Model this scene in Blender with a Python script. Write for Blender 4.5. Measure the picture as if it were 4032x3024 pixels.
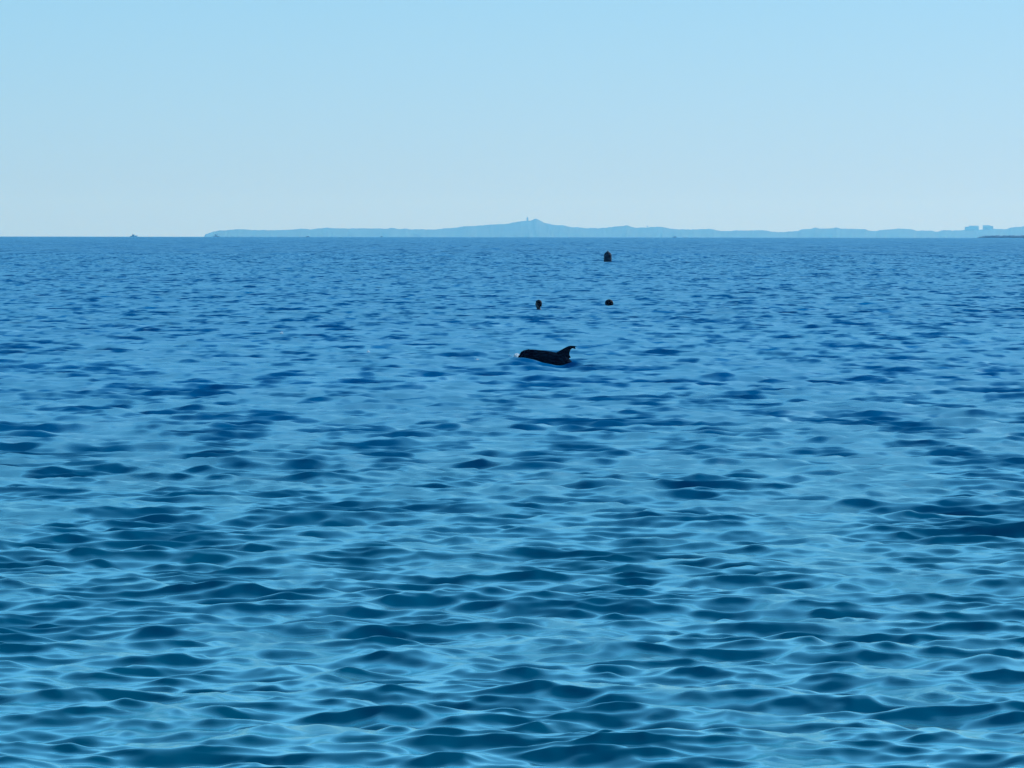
import bpy, bmesh, math, random
import numpy as np
from mathutils import Vector, Matrix

for o in list(bpy.data.objects):
    bpy.data.objects.remove(o)
S = bpy.context.scene
COL = S.collection
R = math.radians

# ------------------------------------------------------------------ camera
CAM_H = 2.64
PITCH, ROLL, HFOV = 1.633, 0.085, 11.0
cd = bpy.data.cameras.new('camera')
cam = bpy.data.objects.new('camera', cd)
COL.objects.link(cam)
cd.sensor_width = 36.0
cd.lens = 18.0 / math.tan(R(HFOV / 2))
cd.clip_start, cd.clip_end = 0.1, 120000.0
CAM_M = (Matrix.Translation((0, 0, CAM_H)) @ Matrix.Rotation(R(90 - PITCH), 4, 'X')
         @ Matrix.Rotation(R(ROLL), 4, 'Z'))
cam.matrix_world = CAM_M
S.camera = cam

# ------------------------------------------------------------------ sky and sun
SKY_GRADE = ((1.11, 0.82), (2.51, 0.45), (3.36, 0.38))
SUN_EL, SUN_AZ = 36.0, 52.0          # azimuth measured from the view direction (+Y) towards the right (+X)
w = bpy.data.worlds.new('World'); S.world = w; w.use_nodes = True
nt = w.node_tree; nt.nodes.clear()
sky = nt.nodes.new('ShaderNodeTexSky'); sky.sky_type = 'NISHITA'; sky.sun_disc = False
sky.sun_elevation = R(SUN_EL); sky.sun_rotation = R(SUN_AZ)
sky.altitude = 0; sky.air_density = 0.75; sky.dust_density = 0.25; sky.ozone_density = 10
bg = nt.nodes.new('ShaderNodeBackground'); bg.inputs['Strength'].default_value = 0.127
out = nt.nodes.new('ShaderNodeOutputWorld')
# the camera's cool grading, plus upper sky brightness added to lift the sea's reflections: each channel gets a gain and a power
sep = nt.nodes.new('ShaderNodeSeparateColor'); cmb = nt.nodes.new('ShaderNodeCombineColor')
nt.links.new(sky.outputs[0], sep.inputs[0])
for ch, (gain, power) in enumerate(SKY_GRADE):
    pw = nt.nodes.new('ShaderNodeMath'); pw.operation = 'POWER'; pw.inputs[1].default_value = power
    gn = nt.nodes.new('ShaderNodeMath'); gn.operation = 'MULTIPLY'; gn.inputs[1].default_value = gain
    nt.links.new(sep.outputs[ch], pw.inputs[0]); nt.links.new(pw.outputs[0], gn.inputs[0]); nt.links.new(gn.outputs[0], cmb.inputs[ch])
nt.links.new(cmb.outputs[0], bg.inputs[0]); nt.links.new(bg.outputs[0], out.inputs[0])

sl = bpy.data.lights.new('sun', 'SUN'); sl.energy = 5; sl.angle = R(0.5); sl.color = (1.0, 0.98, 0.95)
sun = bpy.data.objects.new('sun', sl); COL.objects.link(sun)
sd = Vector((math.sin(R(SUN_AZ)) * math.cos(R(SUN_EL)), math.cos(R(SUN_AZ)) * math.cos(R(SUN_EL)), math.sin(R(SUN_EL))))
sun.rotation_euler = sd.to_track_quat('Z', 'Y').to_euler()
sun.location = (40, -10, 40)

vs = S.view_settings
vs.view_transform = 'Standard'; vs.look = 'None'; vs.gamma = 1.0; vs.exposure = 0.0
vs.use_curve_mapping = False
S.cycles.volume_bounces = 0
S.cycles.sample_clamp_indirect = 3.0
S.cycles.max_bounces = 6
S.cycles.use_denoising = True

# ------------------------------------------------------------------ helpers
PX = 2 * math.tan(R(HFOV / 2)) / 4032.0
RE = 6371000.0

def ray(px, py):
    d = CAM_M.to_3x3() @ Vector(((px - 2016) * PX, -(py - 1512) * PX, -1))
    return d

def at_dist(px, py, dist):
    d = ray(px, py)
    return Vector((0, 0, CAM_H)) + d * (dist / d.y)

def at_water(px, py, z=0.0):
    d = ray(px, py)
    r = 30.0
    for _ in range(30):
        zz = z - r * r / (2 * RE)
        r = (CAM_H - zz) / -d.z * math.hypot(d.x, d.y)
    return Vector((0, 0, CAM_H)) + d * (r / math.hypot(d.x, d.y))

def tag(o, label=None, cat=None, group=None, kind=None):
    if label: o['label'] = label
    if cat: o['category'] = cat
    if group: o['group'] = group
    if kind: o['kind'] = kind
    return o

def link(name, me, m=None, parent=None, smooth=False):
    o = bpy.data.objects.new(name, me)
    COL.objects.link(o)
    if m: me.materials.append(m)
    if smooth:
        me.polygons.foreach_set('use_smooth', [True] * len(me.polygons))
    if parent: o.parent = parent
    return o

def from_bm(name, bm, m=None, parent=None, smooth=False):
    me = bpy.data.meshes.new(name)
    bmesh.ops.recalc_face_normals(bm, faces=bm.faces)
    bm.to_mesh(me); bm.free()
    return link(name, me, m, parent, smooth)

def empty(name, loc, rz=0.0):
    o = bpy.data.objects.new(name, None); COL.objects.link(o)
    o.location = loc; o.rotation_euler = (0, 0, rz); o.empty_display_size = 0.2
    return o

def mat(name, col, rough=0.6, noise=0.0, scale=5.0, col2=None, spec=0.5, bump=0.0):
    m = bpy.data.materials.new(name); m.use_nodes = True
    n = m.node_tree; b = n.nodes['Principled BSDF']
    b.inputs['Roughness'].default_value = rough
    b.inputs['Specular IOR Level'].default_value = spec
    tc = n.nodes.new('ShaderNodeTexCoord')
    nz = n.nodes.new('ShaderNodeTexNoise'); nz.inputs['Scale'].default_value = scale; nz.inputs['Detail'].default_value = 5
    rp = n.nodes.new('ShaderNodeValToRGB')
    c2 = col2 or tuple(c * 0.7 for c in col)
    rp.color_ramp.elements[0].position = 0.35; rp.color_ramp.elements[1].position = 0.65
    rp.color_ramp.elements[0].color = (*c2, 1); rp.color_ramp.elements[1].color = (*col, 1)
    n.links.new(tc.outputs['Object'], nz.inputs['Vector'])
    n.links.new(nz.outputs['Fac'], rp.inputs['Fac']); n.links.new(rp.outputs[0], b.inputs['Base Color'])
    if bump:
        bp = n.nodes.new('ShaderNodeBump'); bp.inputs['Strength'].default_value = 0.127; bp.inputs['Distance'].default_value = bump
        n.links.new(nz.outputs['Fac'], bp.inputs['Height']); n.links.new(bp.outputs[0], b.inputs['Normal'])
    return m

def loft(bm, rings, cap=True):
    """rings: list of lists of points, all of one length; closed around."""
    vr = [[bm.verts.new(p) for p in r] for r in rings]
    n = len(vr[0])
    for a, b in zip(vr, vr[1:]):
        for i in range(n):
            j = (i + 1) % n
            bm.faces.new((a[i], a[j], b[j], b[i]))
    if cap:
        bm.faces.new(list(reversed(vr[0]))); bm.faces.new(vr[-1])

def ring(c, rx, ry, n=16, up=None):
    return [Vector((c[0] + rx * math.cos(2 * math.pi * i / n), c[1] + ry * math.sin(2 * math.pi * i / n), c[2])) for i in range(n)]

def lathe(bm, prof, n=24, cx=0, cy=0):
    loft(bm, [ring((cx, cy, z), r, r, n) for r, z in prof])

def box(bm, cx, cy, cz, sx, sy, sz, taper=1.0):
    p = []
    for z, t in ((-.5, 1.0), (.5, taper)):
        p.append([Vector((cx + x * sx * t, cy + y * sy * t, cz + z * sz)) for x, y in ((-.5, -.5), (.5, -.5), (.5, .5), (-.5, .5))])
    loft(bm, p)

def remeshed(name, bm, voxel, m=None, parent=None, smooth_it=4):
    me = bpy.data.meshes.new(name + '_raw')
    bmesh.ops.recalc_face_normals(bm, faces=bm.faces)
    bm.to_mesh(me); bm.free()
    t = bpy.data.objects.new(name + '_raw', me); COL.objects.link(t)
    md = t.modifiers.new('r', 'REMESH'); md.mode = 'VOXEL'; md.voxel_size = voxel
    ms = t.modifiers.new('s', 'SMOOTH'); ms.factor = 0.5; ms.iterations = smooth_it
    dg = bpy.context.evaluated_depsgraph_get()
    res = bpy.data.meshes.new_from_object(t.evaluated_get(dg))
    res.name = name
    bpy.data.objects.remove(t); bpy.data.meshes.remove(me)
    res.materials.clear()
    return link(name, res, m, parent, True)

# ------------------------------------------------------------------ the sea
rng = np.random.default_rng(11)
NW = 220
lam = np.exp(np.linspace(math.log(7.5), math.log(0.10), NW)) * np.exp(rng.uniform(-.02, .02, NW))
oct_ = np.log2(lam)
# slope (rms) per octave as a function of log2(wavelength)
s_oct = np.interp(oct_, [-3.3, -2.7, -2.0, -1.0, 0.0, 0.6, 1.3, 2.0, 2.9], [.055, .088, .128, .126, .086, .066, .040, .016, .006])
d_oct = abs(oct_[0] - oct_[-1]) / NW
K = 2 * math.pi / lam
AMP = s_oct * math.sqrt(d_oct) * math.sqrt(2) / K
spread = np.interp(oct_, [-2.8, 0, 1.5, 2.9], [54, 40, 27, 17])
th = R(-97.0) + rng.normal(0, 1, NW) * np.radians(spread)
KX, KY = K * np.cos(th), K * np.sin(th)
PH = rng.uniform(0, 2 * math.pi, NW)
CHOP = 1.1

# slow gust patches that strengthen or calm the ripples
GN = 10
g_l = np.exp(rng.uniform(math.log(6), math.log(90), GN)); g_t = rng.normal(R(90), R(35), GN)
g_kx, g_ky, g_p = 2 * math.pi / g_l * np.cos(g_t), 2 * math.pi / g_l * np.sin(g_t), rng.uniform(0, 6.28, GN)

def gust(x, y):
    g = np.zeros_like(x)
    for i in range(GN):
        g += np.sin(g_kx[i] * x + g_ky[i] * y + g_p[i])
    return g / math.sqrt(GN / 2)

BUMPS = []     # (x, y, height, sx, sy): water pushed up or down by the swimming animal

def sea_z(x, y):
    X = np.array([x], float); Y = np.array([y], float)
    g = gust(X, Y)
    z = -(x * x + y * y) / (2 * RE)
    for i in range(NW):
        m = np.clip(1 + 0.05 * g, .25, 1.9)
        z += float((AMP[i] * m * np.cos(KX[i] * X + KY[i] * Y + PH[i]))[0])
    for bx, by, h, sx, sy in BUMPS:
        z += h * math.exp(-((x - bx) / sx) ** 2 - ((y - by) / sy) ** 2)
    return z

def water_material():
    m = bpy.data.materials.new('sea_water'); m.use_nodes = True
    n = m.node_tree; n.nodes.remove(n.nodes['Principled BSDF']); mo = n.nodes['Material Output']
    # light welling up out of the water under a mirror of the sky; the mirror follows Fresnel
    body = n.nodes.new('ShaderNodeBsdfDiffuse'); mirror = n.nodes.new('ShaderNodeBsdfGlossy'); mixs = n.nodes.new('ShaderNodeMixShader')
    mirror.inputs['Color'].default_value = MIRROR
    fr = n.nodes.new('ShaderNodeFresnel'); fr.inputs['IOR'].default_value = 1.333
    fm = n.nodes.new('ShaderNodeMapRange'); fm.inputs['From Min'].default_value = F_LO; fm.inputs['From Max'].default_value = F_HI
    n.links.new(fr.outputs[0], fm.inputs['Value'])
    n.links.new(body.outputs[0], mixs.inputs[1]); n.links.new(mirror.outputs[0], mixs.inputs[2]); n.links.new(mixs.outputs[0], mo.inputs['Surface'])
    geo = n.nodes.new('ShaderNodeNewGeometry')
    tc = n.nodes.new('ShaderNodeTexCoord')
    # colour of the water body: slow drift between deep blue and blue green
    nz0 = n.nodes.new('ShaderNodeTexNoise'); nz0.inputs['Scale'].default_value = 0.05; nz0.inputs['Detail'].default_value = 3
    n.links.new(tc.outputs['Object'], nz0.inputs['Vector'])
    # the bed falls away from the beach: green tinted shallows, then deeper blue
    sx = n.nodes.new('ShaderNodeSeparateXYZ'); n.links.new(tc.outputs['Object'], sx.inputs[0])
    mr = n.nodes.new('ShaderNodeMapRange'); mr.interpolation_type = 'SMOOTHSTEP'
    mr.inputs['From Min'].default_value = 22; mr.inputs['From Max'].default_value = 110
    n.links.new(sx.outputs['Y'], mr.inputs['Value'])
    av = n.nodes.new('ShaderNodeMath'); av.operation = 'MULTIPLY_ADD'; av.inputs[1].default_value = 0.6; av.inputs[2].default_value = -0.3
    n.links.new(nz0.outputs['Fac'], av.inputs[0])
    dp = n.nodes.new('ShaderNodeMath'); dp.operation = 'ADD'; dp.use_clamp = True
    n.links.new(mr.outputs[0], dp.inputs[0]); n.links.new(av.outputs[0], dp.inputs[1])
    mxw = n.nodes.new('ShaderNodeMix'); mxw.data_type = 'RGBA'
    mxw.inputs[6].default_value = WATER_A; mxw.inputs[7].default_value = WATER_B
    n.links.new(dp.outputs[0], mxw.inputs['Factor']); n.links.new(mxw.outputs[2], body.inputs['Color'])
    # fine ripples as small tilts of the normal
    at = n.nodes.new('ShaderNodeAttribute'); at.attribute_name = 'fine_slope'
    # waves too fine for the mesh act as roughness: alpha = sqrt(2) * slope, roughness = sqrt(alpha)
    r1 = n.nodes.new('ShaderNodeMath'); r1.operation = 'MULTIPLY_ADD'; r1.inputs[1].default_value = 0.45; r1.inputs[2].default_value = 0.003
    r2 = n.nodes.new('ShaderNodeMath'); r2.operation = 'SQRT'
    n.links.new(at.outputs['Fac'], r1.inputs[0]); n.links.new(r1.outputs[0], r2.inputs[0]); n.links.new(r2.outputs[0], mirror.inputs['Roughness'])
    # unresolved waves show their near faces, so they mirror less
    ls = n.nodes.new('ShaderNodeMath'); ls.operation = 'MULTIPLY_ADD'; ls.inputs[1].default_value = -LOST_K; ls.inputs[2].default_value = 1.0; ls.use_clamp = True
    n.links.new(at.outputs['Fac'], ls.inputs[0])
    lf = n.nodes.new('ShaderNodeMath'); lf.operation = 'MULTIPLY'
    n.links.new(fm.outputs[0], lf.inputs[0]); n.links.new(ls.outputs[0], lf.inputs[1]); n.links.new(lf.outputs[0], mixs.inputs[0])
    tilt = None
    for sc, vec, amp in ((9.0, (0.6, 1.0, 1.0), 0.06), (1.5, (1.0, 0.40, 1.0), None), (1.0, (1.0, 0.14, 1.0), 'half'), (0.6, (0.8, 0.022, 1.0), 'far')):
        mp = n.nodes.new('ShaderNodeMapping'); mp.inputs['Scale'].default_value = vec
        n.links.new(tc.outputs['Object'], mp.inputs['Vector'])
        nz = n.nodes.new('ShaderNodeTexNoise'); nz.inputs['Scale'].default_value = sc; nz.inputs['Detail'].default_value = 2.0
        n.links.new(mp.outputs[0], nz.inputs['Vector'])
        sub = n.nodes.new('ShaderNodeVectorMath'); sub.operation = 'SUBTRACT'; sub.inputs[1].default_value = (.5, .5, .5)
        n.links.new(nz.outputs['Color'], sub.inputs[0])
        fl = n.nodes.new('ShaderNodeVectorMath'); fl.operation = 'MULTIPLY'; fl.inputs[1].default_value = (0.8, 1, 0)
        n.links.new(sub.outputs[0], fl.inputs[0])
        scl = n.nodes.new('ShaderNodeVectorMath'); scl.operation = 'SCALE'
        n.links.new(fl.outputs[0], scl.inputs[0])
        if amp in (None, 'half', 'far'):
            ml = n.nodes.new('ShaderNodeMath'); ml.operation = 'MULTIPLY'; ml.inputs[1].default_value = 8.0 if amp is None else (6.5 if amp == 'half' else 7.0)
            n.links.new(at.outputs['Fac'], ml.inputs[0])
            if amp == 'far':      # long wind rows that only show out on the open sea
                fw = n.nodes.new('ShaderNodeMapRange'); fw.interpolation_type = 'SMOOTHSTEP'
                fw.inputs['From Min'].default_value = 250; fw.inputs['From Max'].default_value = 700
                n.links.new(sx.outputs['Y'], fw.inputs['Value'])
                m2 = n.nodes.new('ShaderNodeMath'); m2.operation = 'MULTIPLY'
                n.links.new(ml.outputs[0], m2.inputs[0]); n.links.new(fw.outputs[0], m2.inputs[1]); ml = m2
            n.links.new(ml.outputs[0], scl.inputs['Scale'])
        else:
            scl.inputs['Scale'].default_value = amp
        if tilt is None:
            tilt = scl
        else:
            ad = n.nodes.new('ShaderNodeVectorMath'); ad.operation = 'ADD'
            n.links.new(tilt.outputs[0], ad.inputs[0]); n.links.new(scl.outputs[0], ad.inputs[1]); tilt = ad
    ad = n.nodes.new('ShaderNodeVectorMath'); ad.operation = 'ADD'
    n.links.new(geo.outputs['Normal'], ad.inputs[0]); n.links.new(tilt.outputs[0], ad.inputs[1])
    nm = n.nodes.new('ShaderNodeVectorMath'); nm.operation = 'NORMALIZE'
    n.links.new(ad.outputs[0], nm.inputs[0]); 
    for q in (body, mirror, fr): n.links.new(nm.outputs[0], q.inputs['Normal'])
    return m

MIRROR = (0.65, 0.98, 1.0, 1)
F_LO, F_HI, LOST_K = 0.10, 0.43, 2.75
WATER_A = (0.0001, 0.062, 0.115, 1)
WATER_B = (0.0001, 0.088, 0.235, 1)

def build_sea():
    r = [2.0]
    while r[-1] < 23: r.append(r[-1] * 1.035)
    while r[-1] < 60: r.append(r[-1] * 1.0014)
    while r[-1] < 130: r.append(r[-1] * 1.0018)
    while r[-1] < 650: r.append(r[-1] + 0.222 + 0.0004 * (r[-1] - 130))
    dr = .46
    while r[-1] < 15000:
        dr *= 1.035; r.append(r[-1] + min(dr, r[-1] * .05))
    r = np.array(r)
    dense = np.linspace(R(-7.4), R(7.4), 440)
    st = dense[1] - dense[0]
    side = [dense[-1]]
    while side[-1] < math.pi: st *= 1.16; side.append(side[-1] + min(st, R(8)))
    side = np.array(side[1:]); side[-1] = math.pi
    tht = np.concatenate((-side[::-1], dense, side))
    DR = np.gradient(r); DT = np.gradient(tht)
    nr, nc = len(r), len(tht)
    print('sea grid', nr, nc, nr * nc)
    X = (r[:, None] * np.sin(tht)[None]).astype(np.float64); Y = r[:, None] * np.cos(tht)[None]
    Z = -(X * X + Y * Y) / (2 * RE)
    DX = np.zeros_like(X); DY = np.zeros_like(X)
    lost = np.zeros_like(X)
    G = gust(X, Y)
    ms = np.clip(1 + .05 * G, .25, 1.9); ml = np.clip(1 + .05 * G, .25, 1.9)
    inner = np.abs(tht) < R(7.5)
    # phase step between neighbouring vertices decides which waves the mesh can carry
    er = (np.sin(tht), np.cos(tht)); et = (np.cos(tht), -np.sin(tht))
    B = 64
    for r0 in range(0, nr, B):
        sl_ = slice(r0, min(nr, r0 + B))
        x, y = X[sl_].astype(np.float32), Y[sl_].astype(np.float32)
        for i in range(NW):
            pr = np.abs(KX[i] * er[0] + KY[i] * er[1])[None] * DR[sl_, None]
            pt = np.abs(KX[i] * et[0] + KY[i] * et[1])[None] * (r[sl_, None] * DT[None])
            wgt = np.clip((2.3 - np.maximum(pr, pt)) / 1.1, 0, 1)
            mod = ms[sl_] if lam[i] < 1.2 else ml[sl_]
            sl2 = 0.5 * (AMP[i] * K[i]) ** 2
            lost[sl_] += sl2 * (1 - wgt ** 2) * mod ** 2
            if wgt.max() <= 0:
                continue
            a = (AMP[i] * wgt * mod).astype(np.float32)
            f = np.float32(KX[i]) * x + np.float32(KY[i]) * y + np.float32(PH[i])
            sn = a * np.sin(f)
            Z[sl_] += a * np.cos(f)
            DX[sl_] -= CHOP * KX[i] / K[i] * sn
            DY[sl_] -= CHOP * KY[i] / K[i] * sn
    for bx, by, h, sx, sy in BUMPS:
        Z += h * np.exp(-((X - bx) / sx) ** 2 - ((Y - by) / sy) ** 2)
    co = np.stack((X + DX, Y + DY, Z), -1).reshape(-1, 3)
    co = np.vstack((co, [[0, 0, 0]])).astype(np.float32)
    idx = np.arange(nr * nc).reshape(nr, nc)
    q = np.stack((idx[:-1, :-1], idx[1:, :-1], idx[1:, 1:], idx[:-1, 1:]), -1).reshape(-1, 4)
    c0 = nr * nc
    tri = np.stack((np.full(nc - 1, c0), idx[0, :-1], idx[0, 1:]), -1)
    me = bpy.data.meshes.new('sea')
    nq, ntz = len(q), len(tri)
    me.vertices.add(len(co)); me.vertices.foreach_set('co', co.ravel())
    me.loops.add(nq * 4 + ntz * 3)
    me.loops.foreach_set('vertex_index', np.concatenate((q.ravel(), tri.ravel())).astype(np.int32))
    me.polygons.add(nq + ntz)
    ls = np.concatenate((np.arange(nq) * 4, nq * 4 + np.arange(ntz) * 3)).astype(np.int32)
    me.polygons.foreach_set('loop_start', ls)
    me.polygons.foreach_set('use_smooth', np.ones(nq + ntz, bool))
    me.update(calc_edges=True); me.validate()
    a = me.attributes.new('fine_slope', 'FLOAT', 'POINT')
    a.data.foreach_set('value', np.concatenate((np.sqrt(lost).ravel(), [0])).astype(np.float32))
    if me.polygons[nq // 2].normal.z < 0:
        me.flip_normals()
    o = link('sea', me, water_material())
    tag(o, 'rippled deep blue sea reaching to the horizon', kind='structure')
    return o

# dolphin pushes the water a little: set before the sea is built
DOL = at_water(2148, 1428)
BUMPS.append((DOL.x + .28, DOL.y - 2.2, -.10, .36, 3.0))
BUMPS.append((DOL.x + .54, DOL.y - .4, .05, .15, .6))
BUMPS.append((DOL.x - .60, DOL.y - .6, .10, .42, .9))
build_sea()

# ------------------------------------------------------------------ far headland
LAND_D = 22000.0
PROF = [(803,934),(806,924),(841,911.5),(858,908),(890,906.6),(936,902),(955,903),(990,905),(1058,906),(1126,905),(1167,903),
(1180,900),(1210,901),(1224,903),(1248,900),(1289,896.6),(1327,899.5),(1463,899),(1525,901),(1541,896),(1560,900),(1574,903),
(1596,899),(1615,903),(1639,902),(1707,904),(1734,901),(1802,896),(1829,891),(1897,888),(1931,884),(1994,881.5),(2026,875),
(2067,869),(2089,869),(2108,861),(2121,865),(2143,877.5),(2156,879),(2170,884),(2224,888),(2243,894),(2289,895),(2306,899),
(2333,896.5),(2352,899),(2387,896.5),(2398,894),(2436,891),(2454,891),(2470,886.5),(2484,892.5),(2503,897),(2541,896),(2590,892),
(2617,895),(2636,899),(2671,903),(2725,903.4),(2793,901),(2807,903),(2839,909),(2883,909),(2896,907),(2923,907),(2940,908),
(2997,905),(3010,906.6),(3034,911.5),(3072,914),(3140,909),(3156,903),(3194,901),(3213,896),(3229,900),(3281,898),(3292,895),
(3313,900),(3357,901),(3411,902),(3417,907),(3452,909),(3471,905.5),(3525,902),(3539,899),(3591,903),(3608,908),(3668,908),
(3683,912),(3697,912),(3707,907),(3743,906),(3748,909),(3764,907),(3789,906),(3853,905),(3914,901),(3933,902),(3964,902),
(3981,896),(4032,891),(4150,886),(4300,893),(4500,884),(4700,900),(4900,912),(5000,930)]
px_ = np.array([p[0] for p in PROF], float); py_ = np.array([p[1] for p in PROF], float)

def ridge(px, py=None):
    """height above the flat datum of the skyline at pixel column px"""
    y = np.interp(px, px_, py_) if py is None else py
    return at_dist(px, y, LAND_D)

def build_land():
    cols = np.arange(800, 5004, 4.0)
    rr = random.Random(4)
    rows = [-1.0, -.95, -.8, -.6, -.45, -.3, -.15, 0.0, .3, .7, 1.0]
    verts, faces = [], []
    base = -LAND_D ** 2 / (2 * RE) - 4
    nrng = np.random.default_rng(5)
    rel = np.stack([np.convolve(nrng.uniform(0, 1, len(cols) + 24), np.ones(25) / 25, 'valid') for _ in rows])
    rel = np.clip((rel - .5) * 5 + .5, 0, 1)
    tops = np.convolve(nrng.uniform(-1, 1, len(cols) + 2), [.3, .4, .3], 'valid') * 1.3 + nrng.uniform(-.5, .5, len(cols))
    for ci, c in enumerate(cols):
        t = ridge(c, np.interp(c, px_, py_) + tops[ci])
        wob = .5 + .5 * math.sin(c * .013) * math.sin(c * .031 + 1)
        for ri, k in enumerate(rows):
            dy = k * (700 if k < 0 else 1500)
            f = 1 - abs(k) ** (1.25 if k < 0 else 2)
            z = base + (t.z - base) * f
            if -1 < k < 0:
                z -= (t.z - base) * .3 * rel[ri, ci] * (1 - f) + (t.z - base) * .1 * wob * math.sin(k * 6) ** 2 * abs(k)
            verts.append((t.x * (1 + dy / LAND_D), LAND_D + dy + (80 * (rel[ri, ci] - .5) if -1 < k < 0 else 0), z))
    n = len(rows)
    for i in range(len(cols) - 1):
        for j in range(n - 1):
            a = i * n + j
            faces.append((a, a + n, a + n + 1, a + 1))
    me = bpy.data.meshes.new('hills'); me.from_pydata(verts, [], faces); me.update()
    m = mat('wooded_slope', (.045, .06, .035), .95, scale=.01, col2=(.025, .042, .025), spec=.1)
    tag(link('hills', me, m, smooth=True), 'long low wooded headland faded blue along the horizon', kind='structure')

build_land()

# stone tower on the summit
def px_m(dist): return PX * dist
STONE = mat('pale_stone', (.42, .4, .36), .9, scale=.6, spec=.2)
RENDER = mat('cream_render', (.5, .47, .42), .85, scale=.3, spec=.2)
SLATE = mat('grey_roof', (.12, .12, .13), .8, scale=.5)
p = ridge(2077, 869.5); u = px_m(LAND_D)
tw = empty('tower', p)
tag(tw, 'small stone tower standing on the hill just left of the summit', 'tower')
bm = bmesh.new(); lathe(bm, [(4.4*u, -6*u), (3.9*u, 0), (3.5*u, 9*u), (4.1*u, 9.4*u), (4.1*u, 10.8*u)], 20)
from_bm('wall', bm, STONE, tw)
bm = bmesh.new(); lathe(bm, [(3.7*u, 10.8*u), (2.8*u, 12.2*u), (1.2*u, 14*u), (.2*u, 15.4*u)], 20)
from_bm('roof', bm, SLATE, tw)

# blocks of flats at the right end of the ridge
def flats(px0, px1, pyt0, pyt1, pyb, label, stair):
    a, b = ridge(px0, pyb), ridge(px1, pyb)
    o = empty('apartment_building', (a + b) / 2)
    tag(o, label, 'building', 'blocks of flats on the ridge')
    W = (b - a).length; H0 = (pyb - pyt0) * u; H1 = (pyb - pyt1) * u
    f = stair
    bm = bmesh.new()
    box(bm, -W/2 + W*f/2, 0, (H0 - 12)/2, W*f, 14, H0 + 12)
    box(bm, -W/2 + W*f + W*(1-f)/2, 1, (H1 - 12)/2, W*(1-f), 18, H1 + 12)
    from_bm('wall', bm, RENDER, o)
    bm = bmesh.new()
    box(bm, -W/2 + W*f/2, 0, H0 + .6, W*f - 1.5, 12, 1.2)
    box(bm, -W/2 + W*f + W*(1-f)/2, 1, H1 + .6, W*(1-f) - 1.5, 16, 1.2)
    from_bm('roof', bm, SLATE, o)
    for k in range(4):
        z = H1 * (.2 + .2 * k)
        for i in range(9):
            bm = bmesh.new(); box(bm, -W/2 + W*(i + .5)/9, -8.1 if (i + .5)/9 > f else -7.1, min(z, H0*.9), W/18, .5, H1*.1)
            from_bm('window', bm, SLATE, o)
flats(3799, 3853, 894, 890, 908, 'wide flat-roofed block on the ridge, stepped lower at its left end', .3)
flats(3870, 3910, 888, 891, 908, 'narrower block on the ridge to the right of the wide stepped one', .7)

# lone tree on the skyline
p = ridge(2549, 897)
tr = empty('tree', p); tr.scale = (.5, .5, .5)
tag(tr, 'single tall tree poking above the ridge right of the summit', 'tree')
LEAF = mat('dark_foliage', (.06, .08, .045), .9, scale=.4, spec=.1)
BARK = mat('bark', (.12, .09, .06), .9, scale=.5)
bm = bmesh.new(); lathe(bm, [(1.6, -8), (1.1, 5), (.5, 14)], 8); from_bm('trunk', bm, BARK, tr)
bm = bmesh.new(); rr = random.Random(3)
for i in range(420):
    z = 3 + 15 * rr.random() ** .8; rad = 5.5 * (1 - ((z - 9) / 11) ** 2) * math.sqrt(rr.random()); an = rr.random() * 6.283
    c = Vector((rad * math.cos(an), rad * math.sin(an), z)); q = Matrix.Rotation(rr.random() * 6.28, 3, Vector((rr.random(), rr.random(), rr.random() + .1)).normalized())
    vs_ = [bm.verts.new(c + q @ Vector(v)) for v in ((-.9, -.6, 0), (.9, -.5, .2), (.7, .7, 0), (-.6, .8, .2))]
    bm.faces.new(vs_)
from_bm('crown', bm, LEAF, tr)

# low rock breakwater at the right edge
def build_breakwater():
    D = 5600.0
    a = at_dist(3858, 936, D); b = at_dist(4900, 936, D * .97)
    a.z = b.z = -D * D / (2 * RE)
    o = empty('breakwater', a)
    tag(o, 'low dark rock breakwater at the right edge, beneath the two blocks', 'breakwater')
    rr = random.Random(8)
    L = (b - a); ln = L.length; ex = L.normalized(); ey = Vector((-ex.y, ex.x, 0))
    H = 2.6
    bm = bmesh.new()
    rings = []
    for i in range(60):
        t = i / 59; h = H * min(1, .35 + t * 18)
        c = ex * ln * t
        pr = [(-6, -1.5), (-3.2, h * .55), (-1.4, h * .9), (1.4, h * .9), (3.2, h * .55), (6, -1.5)]
        rings.append([c + ey * y + Vector((0, 0, z + (rr.uniform(-.2, .2) if z > 0 else 0))) for y, z in pr])
    loft(bm, rings)
    rock = mat('dark_rock', (.13, .14, .16), .95, scale=.4, col2=(.09, .10, .12), spec=.2)
    from_bm('core', bm, rock, o)
    bm = bmesh.new()
    for i in range(900):
        t = rr.random(); h = H * min(1, .4 + t * 18); side = rr.uniform(-1, 1)
        c = ex * ln * t + ey * side * 5 + Vector((0, 0, h * (1 - abs(side)) * .95 + .1))
        s = rr.uniform(.5, 1.0)
        rot = Matrix.Rotation(rr.random() * 6.28, 4, 'Z') @ Matrix.Rotation(rr.uniform(-.6, .6), 4, 'X')
        bmesh.ops.create_icosphere(bm, subdivisions=1, radius=1, matrix=Matrix.Translation(c) @ rot @ Matrix.Diagonal((s * 1.2, s, s * .5, 1)))
    tag(from_bm('boulders', bm, rock, o), kind='stuff')
build_breakwater()

# ------------------------------------------------------------------ far boats
WHITE = mat('white_paint', (.8, .8, .78), .4, scale=2, col2=(.7, .7, .69))
NAVY = mat('navy_paint', (.02, .035, .07), .4, scale=2)
LGREY = mat('light_grey_paint', (.5, .52, .54), .5, scale=2)
DGLASS = mat('dark_glass', (.02, .025, .03), .15, scale=2)
GREYM = mat('grey_metal', (.3, .3, .31), .4, scale=4)

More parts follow.
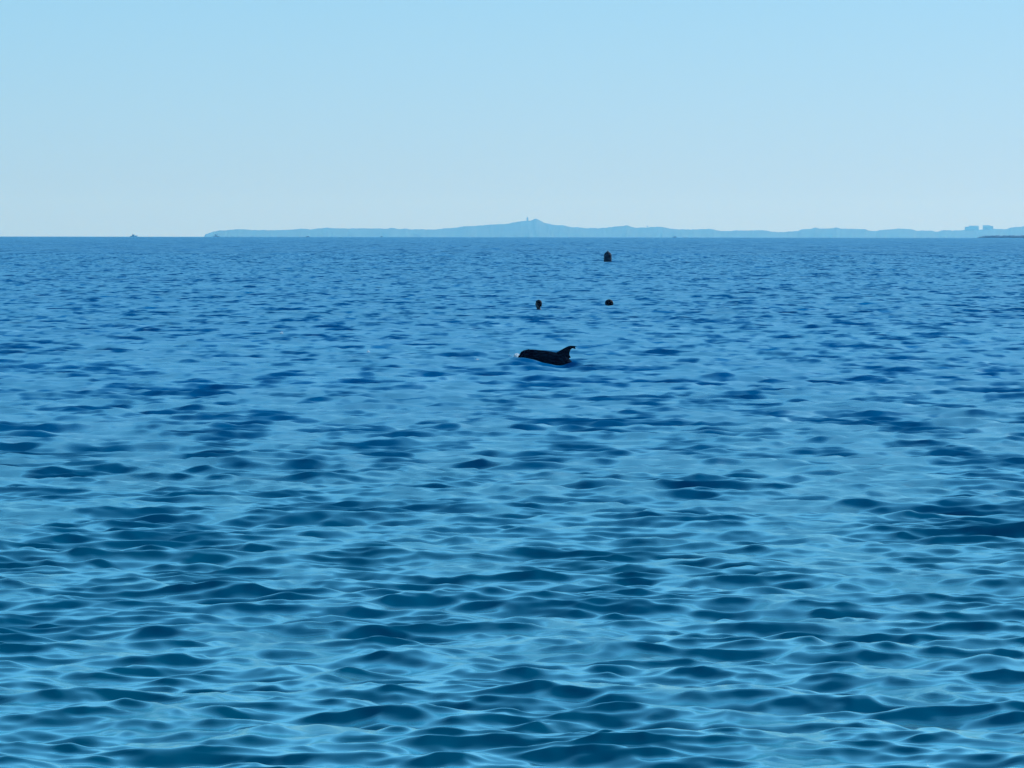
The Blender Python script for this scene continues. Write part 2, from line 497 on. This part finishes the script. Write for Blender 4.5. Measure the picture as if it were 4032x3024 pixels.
def make_boat(px, py, dist, length, flip, label, hullm, cabm, tall=1.0):
    p = at_dist(px, py, dist); p.z = -dist * dist / (2 * RE)
    o = empty('motor_boat', p, math.pi if flip else 0)
    tag(o, label, 'boat', 'boats far out on the horizon')
    L = length; bm = bmesh.new(); rings = []
    for t, wd, z0, z1 in ((-.5, .14, -.02, .11), (-.3, .17, -.05, .11), (0, .17, -.06, .12), (.25, .13, -.05, .14), (.42, .05, -.02, .165), (.5, .006, .07, .18)):
        rings.append([Vector((t*L, -wd*L*.6, z0*L)), Vector((t*L, -wd*L, z1*L)), Vector((t*L, wd*L, z1*L)), Vector((t*L, wd*L*.6, z0*L))])
    loft(bm, rings); from_bm('hull', bm, hullm, o)
    bm = bmesh.new(); box(bm, -.08*L, 0, .2*L*tall, .36*L, .2*L, .2*L*tall, .8)
    cb = from_bm('cabin', bm, cabm, o)
    bm = bmesh.new(); box(bm, -.08*L, 0, .24*L*tall, .33*L, .205*L, .06*L*tall, .93); from_bm('window', bm, DGLASS, cb)
    bm = bmesh.new(); lathe(bm, [(.012*L, .28*L*tall), (.008*L, .40*L*tall)], 8, -.15*L); from_bm('mast', bm, GREYM, o)
    bm = bmesh.new(); box(bm, .2*L, 0, .16*L, .3*L, .16*L, .05*L, .8); from_bm('foredeck', bm, WHITE, o)
    return o
make_boat(527, 931, 5000, 7.0, False, 'small boat alone on the open horizon left of the headland, grey aft and white forward', WHITE, LGREY, 1.0)
make_boat(852, 931, 5000, 6.0, False, 'white boat just off the left tip of the headland', WHITE, WHITE, 1.2)
make_boat(1212, 930, 5300, 3.4, True, 'tiny dark boat under the left half of the low headland, nearer its tip', NAVY, NAVY)
make_boat(1503, 930, 5300, 2.9, False, 'tiny dark boat under the left slope of the headland, nearer the summit', NAVY, NAVY)
make_boat(2657, 933, 5300, 5.0, True, 'tiny white boat under the ridge right of the summit', WHITE, WHITE)

# ------------------------------------------------------------------ mooring buoy
def build_buoy():
    p = at_water(2393, 1032)
    d = p.y; s = px_m(d)
    p.z = -d * d / (2 * RE)
    o = empty('mooring_buoy', p)
    tag(o, 'dark upright barrel buoy with a pointed top, farthest floating thing before the horizon', 'buoy')
    dark = mat('dark_buoy_plastic', (.005, .011, .024), .55, scale=3, spec=.06)
    Rr = 15.6 * s; H = 44 * s
    bm = bmesh.new()
    lathe(bm, [(.5*Rr, -.6), (Rr*.97, -.5), (Rr, -.05), (Rr*1.0, H*.12), (Rr*.97, H*.16), (Rr*.97, H*.62), (Rr*.93, H*.7), (Rr*.8, H*.76)], 32)
    from_bm('body', bm, dark, o, True)
    bm = bmesh.new()
    lathe(bm, [(Rr*.8, H*.76), (Rr*.55, H*.86), (Rr*.25, H*.93), (Rr*.16, H*.97)], 32)
    from_bm('top', bm, dark, o, True)
    bm = bmesh.new()
    rings = []
    for i in range(16):
        a = 2*math.pi*i/16; c = Vector((math.cos(a)*.07, 0, H*.98 + math.sin(a)*.06)); dd = Vector((math.cos(a), 0, math.sin(a)))
        rings.append([c + dd*.018*math.cos(b) + Vector((0, .018*math.sin(b), 0)) for b in [k*math.pi/3 for k in range(6)]])
    rings.append(rings[0]); loft(bm, rings, False)
    from_bm('lifting_eye', bm, GREYM, o, True)
    bm = bmesh.new(); lathe(bm, [(Rr*1.0, H*.30), (Rr*1.05, H*.31), (Rr*1.05, H*.34), (Rr*1.0, H*.35)], 32)
    from_bm('band', bm, dark, o, True)
build_buoy()

# ------------------------------------------------------------------ swimmers
SKIN = mat('skin', (.12, .07, .05), .6, scale=8, col2=(.10, .055, .04))
HAIR = mat('dark_wet_hair', (.006, .006, .010), .55, scale=30, spec=.03)
SUIT = mat('black_wetsuit', (.012, .013, .016), .6, scale=10, spec=.2)

def make_person(px, py, label, yaw, rise, hairw, tilt):
    p = at_water(px, py)
    p.z = sea_z(p.x, p.y)
    o = empty('person', p, yaw)
    tag(o, label, 'person', 'swimmers beyond the dolphin')
    ch = rise - .125                    # head centre above the water
    N = 20
    bm = bmesh.new()
    # head, facing +Y
    prof = [(-.125, .02, .03, .035), (-.115, .045, .05, .03), (-.09, .058, .068, .02), (-.05, .068, .082, .008), (0, .075, .095, 0),
            (.045, .076, .098, -.002), (.085, .064, .085, -.004), (.112, .04, .055, -.006), (.124, .012, .02, -.006)]
    T = Matrix.Translation((0, 0, ch)) @ Matrix.Rotation(tilt, 4, 'X')
    loft(bm, [[T @ v for v in ring((0, cy, z), rx, ry, N)] for z, rx, ry, cy in prof])
    nose = [[T @ Vector((sx * wd, y, z)) for sx, y in ((-1, .07), (1, .07), (.5, yy), (-.5, yy))] for z, wd, yy in ((.03, .008, .095), (0, .011, .108), (-.025, .017, .118), (-.034, .012, .098))]
    loft(bm, nose)
    for sx in (-1, 1):
        loft(bm, [[T @ (v + Vector((sx * .078, -.01, 0))) for v in ring((0, 0, z), .01, w_, 8)] for z, w_ in ((-.03, .008), (-.012, .016), (.012, .022), (.03, .014))])
    # neck, chest and trunk in one surface
    zz = ch - .09
    trunk = [(zz, .052, .056, 0), (zz - .08, .056, .06, -.01), (zz - .12, .075, .07, -.012), (zz - .155, .15, .09, -.015), (zz - .2, .19, .105, -.012), (zz - .34, .175, .115, 0),
             (zz - .5, .14, .1, 0), (zz - .62, .15, .1, 0), (zz - .72, .14, .1, 0)]
    loft(bm, [ring((0, cy, z), rx, ry, N) for z, rx, ry, cy in trunk])
    for sx in (-1, 1):      # arms sculling under the surface, legs hanging
        arm = [((sx*.17, -.01, zz-.19), .055), ((sx*.3, .05, zz-.28), .046), ((sx*.38, .14, zz-.36), .04), ((sx*.36, .28, zz-.36), .034), ((sx*.33, .38, zz-.35), .026), ((sx*.32, .46, zz-.35), .022), ((sx*.31, .53, zz-.35), .012)]
        loft(bm, [[Vector(c) + Vector((0, r_*math.cos(a), r_*math.sin(a))) if k < 3 else Vector(c) + Vector((r_*math.cos(a), 0, r_*math.sin(a))) for a in [2*math.pi*i/12 for i in range(12)]] for k, (c, r_) in enumerate(arm)])
        leg = [(zz-.68, .085, 0, .09), (zz-.9, .075, .03, .1), (zz-1.1, .056, .05, .11), (zz-1.35, .05, -.02, .11), (zz-1.55, .036, -.08, .11), (zz-1.66, .04, -.05, .11)]
        loft(bm, [ring((sx*x, cy, z), r_, r_, 12) for z, r_, cy, x in leg])
    remeshed('body', bm, .011, SKIN, o, 3)
    # hair: a close cap over crown and back, fuller at ear level
    bm = bmesh.new()
    prof = [(-.10, hairw*.72, .05, -.055), (-.06, hairw*.95, .075, -.04), (-.015, hairw, .09, -.028), (.035, hairw*.96, .1, -.018), (.08, hairw*.82, .1, -.008), (.115, hairw*.5, .07, -.008), (.138, .012, .02, -.008)]
    loft(bm, [[T @ v for v in ring((0, cy, z), rx, ry, N)] for z, rx, ry, cy in prof])
    from_bm('hair', bm, HAIR, o, True)
    bm = bmesh.new()
    suit = [(zz-.03, .061, .064, -.004), (zz-.08, .062, .067, -.01), (zz-.12, .083, .078, -.012), (zz-.155, .158, .098, -.015), (zz-.2, .2, .113, -.012), (zz-.34, .185, .124, 0), (zz-.5, .15, .11, 0), (zz-.7, .158, .11, 0)]
    loft(bm, [ring((0, cy, z), rx, ry, N) for z, rx, ry, cy in suit])
    from_bm('wetsuit', bm, SUIT, o, True)
    for sx in (-1, 1):
        bm = bmesh.new(); bmesh.ops.create_uvsphere(bm, u_segments=10, v_segments=8, radius=.012, matrix=T @ Matrix.Translation((sx*.03, .083, .012)))
        from_bm('eye', bm, HAIR, o, True)
    return o
make_person(2120, 1222, 'swimmer at left with head and neck clear of the water, turned to the left', R(90), .33, .094, R(0))
make_person(2398, 1203, 'swimmer at right with only the head showing low in the water', R(10), .22, .155, R(-14))

# ------------------------------------------------------------------ dolphin
def build_dolphin():
    k = .93
    st_ = [(.03, .016, .014, .014, -.19), (.065, .028, .02, .022, -.165), (.11, .042, .034, .036, -.12), (.14, .06, .064, .05, -.074), (.17, .082, .098, .06, -.03),
          (.22, .108, .128, .085, -.015), (.30, .132, .148, .115, -.004), (.42, .155, .165, .145, 0), (.6, .18, .18, .175, 0), (.8, .195, .19, .19, 0), (1.0, .19, .185, .19, 0),
          (1.2, .165, .168, .165, -.035), (1.32, .142, .15, .14, -.11), (1.45, .112, .132, .12, -.22), (1.6, .078, .11, .095, -.36), (1.75, .045, .085, .07, -.50), (1.86, .024, .045, .04, -.60), (1.92, .014, .018, .018, -.65)]
    N = 28
    bm = bmesh.new()
    rings = []
    for x, wd, ht, hb, zc in st_:
        rings.append([Vector((x, wd*math.cos(a), zc + (ht if math.sin(a) > 0 else hb)*math.sin(a))) for a in [2*math.pi*i/N for i in range(N)]])
    loft(bm, rings)
    # falcate dorsal fin: chord sections from base to hooked tip
    fin = [(.86, 1.28, .12, .03), (.93, 1.235, .185, .026), (.995, 1.225, .235, .022), (1.075, 1.24, .30, .019), (1.14, 1.275, .35, .016), (1.195, 1.325, .38, .013), (1.25, 1.365, .39, .015), (1.30, 1.375, .397, .010)]
    rr_ = []
    for x0, x1, z, t in fin:
        c, h = (x0 + x1) / 2, (x1 - x0) / 2
        rr_.append([Vector((c - h*math.cos(a), t*math.sin(a), z - .03*0)) for a in [2*math.pi*i/14 for i in range(14)]])
    loft(bm, rr_)
    loft(bm, [[Vector((x, r_*.5*math.cos(a), z + r_*math.sin(a))) for a in [2*math.pi*i/10 for i in range(10)]] for x, r_, z in ((1.22, .03, .362), (1.275, .032, .364), (1.315, .026, .356), (1.342, .014, .342))])
    for sy in (-1, 1):
        pec = [(.38, .54, .06, -.10), (.41, .56, .16, -.15), (.46, .58, .25, -.20), (.52, .60, .33, -.245), (.58, .61, .37, -.27)]
        loft(bm, [[Vector(((x0+x1)/2 - (x1-x0)/2*math.cos(a), sy*y, z + .014*math.sin(a))) for a in [2*math.pi*i/12 for i in range(12)]] for x0, x1, y, z in pec])
        fl = [(1.78, 1.96, 0, -.60), (1.82, 1.97, .07, -.61), (1.89, 2.0, .15, -.63), (1.96, 2.04, .22, -.65), (2.02, 2.06, .265, -.66)]
        loft(bm, [[Vector(((x0+x1)/2 - (x1-x0)/2*math.cos(a), sy*y, z + .013*math.sin(a))) for a in [2*math.pi*i/12 for i in range(12)]] for x0, x1, y, z in fl])
    M = Matrix.Scale(k, 4) @ Matrix.Rotation(R(9.5), 4, 'Y') @ Matrix.Translation((-.75, 0, 0))
    bmesh.ops.transform(bm, matrix=M, verts=bm.verts)
    m = mat('dark_dolphin_skin', (.005, .008, .016), .6, scale=3, col2=(.003, .005, .012), spec=0.0)
    o = remeshed('dolphin', bm, .0075, m, None, 3)
    o.location = (DOL.x + .02, DOL.y, DOLZ)
    o.rotation_euler = (0, 0, R(-8))
    tag(o, 'dark dolphin surfacing and heading left with its hooked back fin raised', 'dolphin')
    e = bmesh.new()
    for sy in (-1, 1):
        bmesh.ops.create_uvsphere(e, u_segments=10, v_segments=8, radius=.012, matrix=M @ Matrix.Translation((.27, sy*.121, -.01)))
        from_bm('eye', e, HAIR, o, True); e = bmesh.new()
    e.free()
    e = bmesh.new(); lathe(e, [(.016, -.004), (.02, .001), (.012, .002)], 12)
    bmesh.ops.transform(e, matrix=M @ Matrix.Translation((.33, 0, .152)), verts=e.verts)
    from_bm('blowhole', e, HAIR, o, True)
DOLZ = -DOL.y ** 2 / (2 * RE) + .065
build_dolphin()

FOAM = mat('white_foam', (.85, .87, .88), .7, scale=30, col2=(.75, .78, .8))
def build_splash(px, py, size, n, label, seed, lift=0.0):
    """broken white water: a low heap of bubbles with droplets thrown off it"""
    p = at_water(px, py)
    p.z = sea_z(p.x, p.y) + lift
    rr = random.Random(seed)
    bm = bmesh.new()
    for i in range(n):
        a = rr.random()*6.283; q = rr.random()**.6
        c = Vector((size*q*math.cos(a), size*1.1*q*math.sin(a), -.02 + size*(1-q**2)*rr.random()))
        bmesh.ops.create_icosphere(bm, subdivisions=1, radius=rr.uniform(.07, .22)*size*(1.2-q*.6), matrix=Matrix.Translation(c))
    for i in range(n // 4):
        c = Vector((rr.gauss(0, size*.8), rr.gauss(0, size*1.3), abs(rr.gauss(0, size*.35))))
        bmesh.ops.create_icosphere(bm, subdivisions=1, radius=rr.uniform(.03, .09)*size, matrix=Matrix.Translation(c))
    o = from_bm('foam', bm, FOAM, None, True)
    o.location = p
    tag(o, label, 'foam', kind='stuff')
build_splash(2034, 1413, .095, 170, "small white splash of foam at the dolphin's snout", 5, .03)
build_splash(1108, 1323, .05, 40, 'white foam fleck on the water far left of the dolphin', 6, .03)
build_splash(1450, 1390, .045, 40, 'white foam fleck midway left of the dolphin', 7, .03)
build_splash(1880, 1416, .04, 40, 'white foam fleck just left of the dolphin', 8, .03)
build_splash(3652, 3002, .012, 40, 'tiny white foam fleck at the bottom right corner of the sea', 9, .012)

# ------------------------------------------------------------------ the air
bm = bmesh.new()
bmesh.ops.create_cube(bm, size=1.0)
hz = from_bm('haze', bm)
ZT, ZB = 150.0, -90.0
hz.scale = (60000, 42000, ZT - ZB); hz.location = (0, 5000, (ZT + ZB) / 2)
hm = bpy.data.materials.new('haze_air'); hm.use_nodes = True
n = hm.node_tree; n.nodes.clear()
pv = n.nodes.new('ShaderNodeVolumePrincipled'); oo = n.nodes.new('ShaderNodeOutputMaterial')
pv.inputs['Color'].default_value = (.13, .49, 1.0, 1)
pv.inputs['Absorption Color'].default_value = (1, 1, 1, 1)
pv.inputs['Density'].default_value = 0.85e-4
pv.inputs['Density Attribute'].default_value = ''
pv.inputs['Anisotropy'].default_value = 0.3
n.links.new(pv.outputs[0], oo.inputs['Volume'])
try: hm.cycles.homogeneous_volume = True
except Exception: pass
hz.data.materials.append(hm)
tag(hz, 'thin pale blue haze over the sea', kind='stuff')
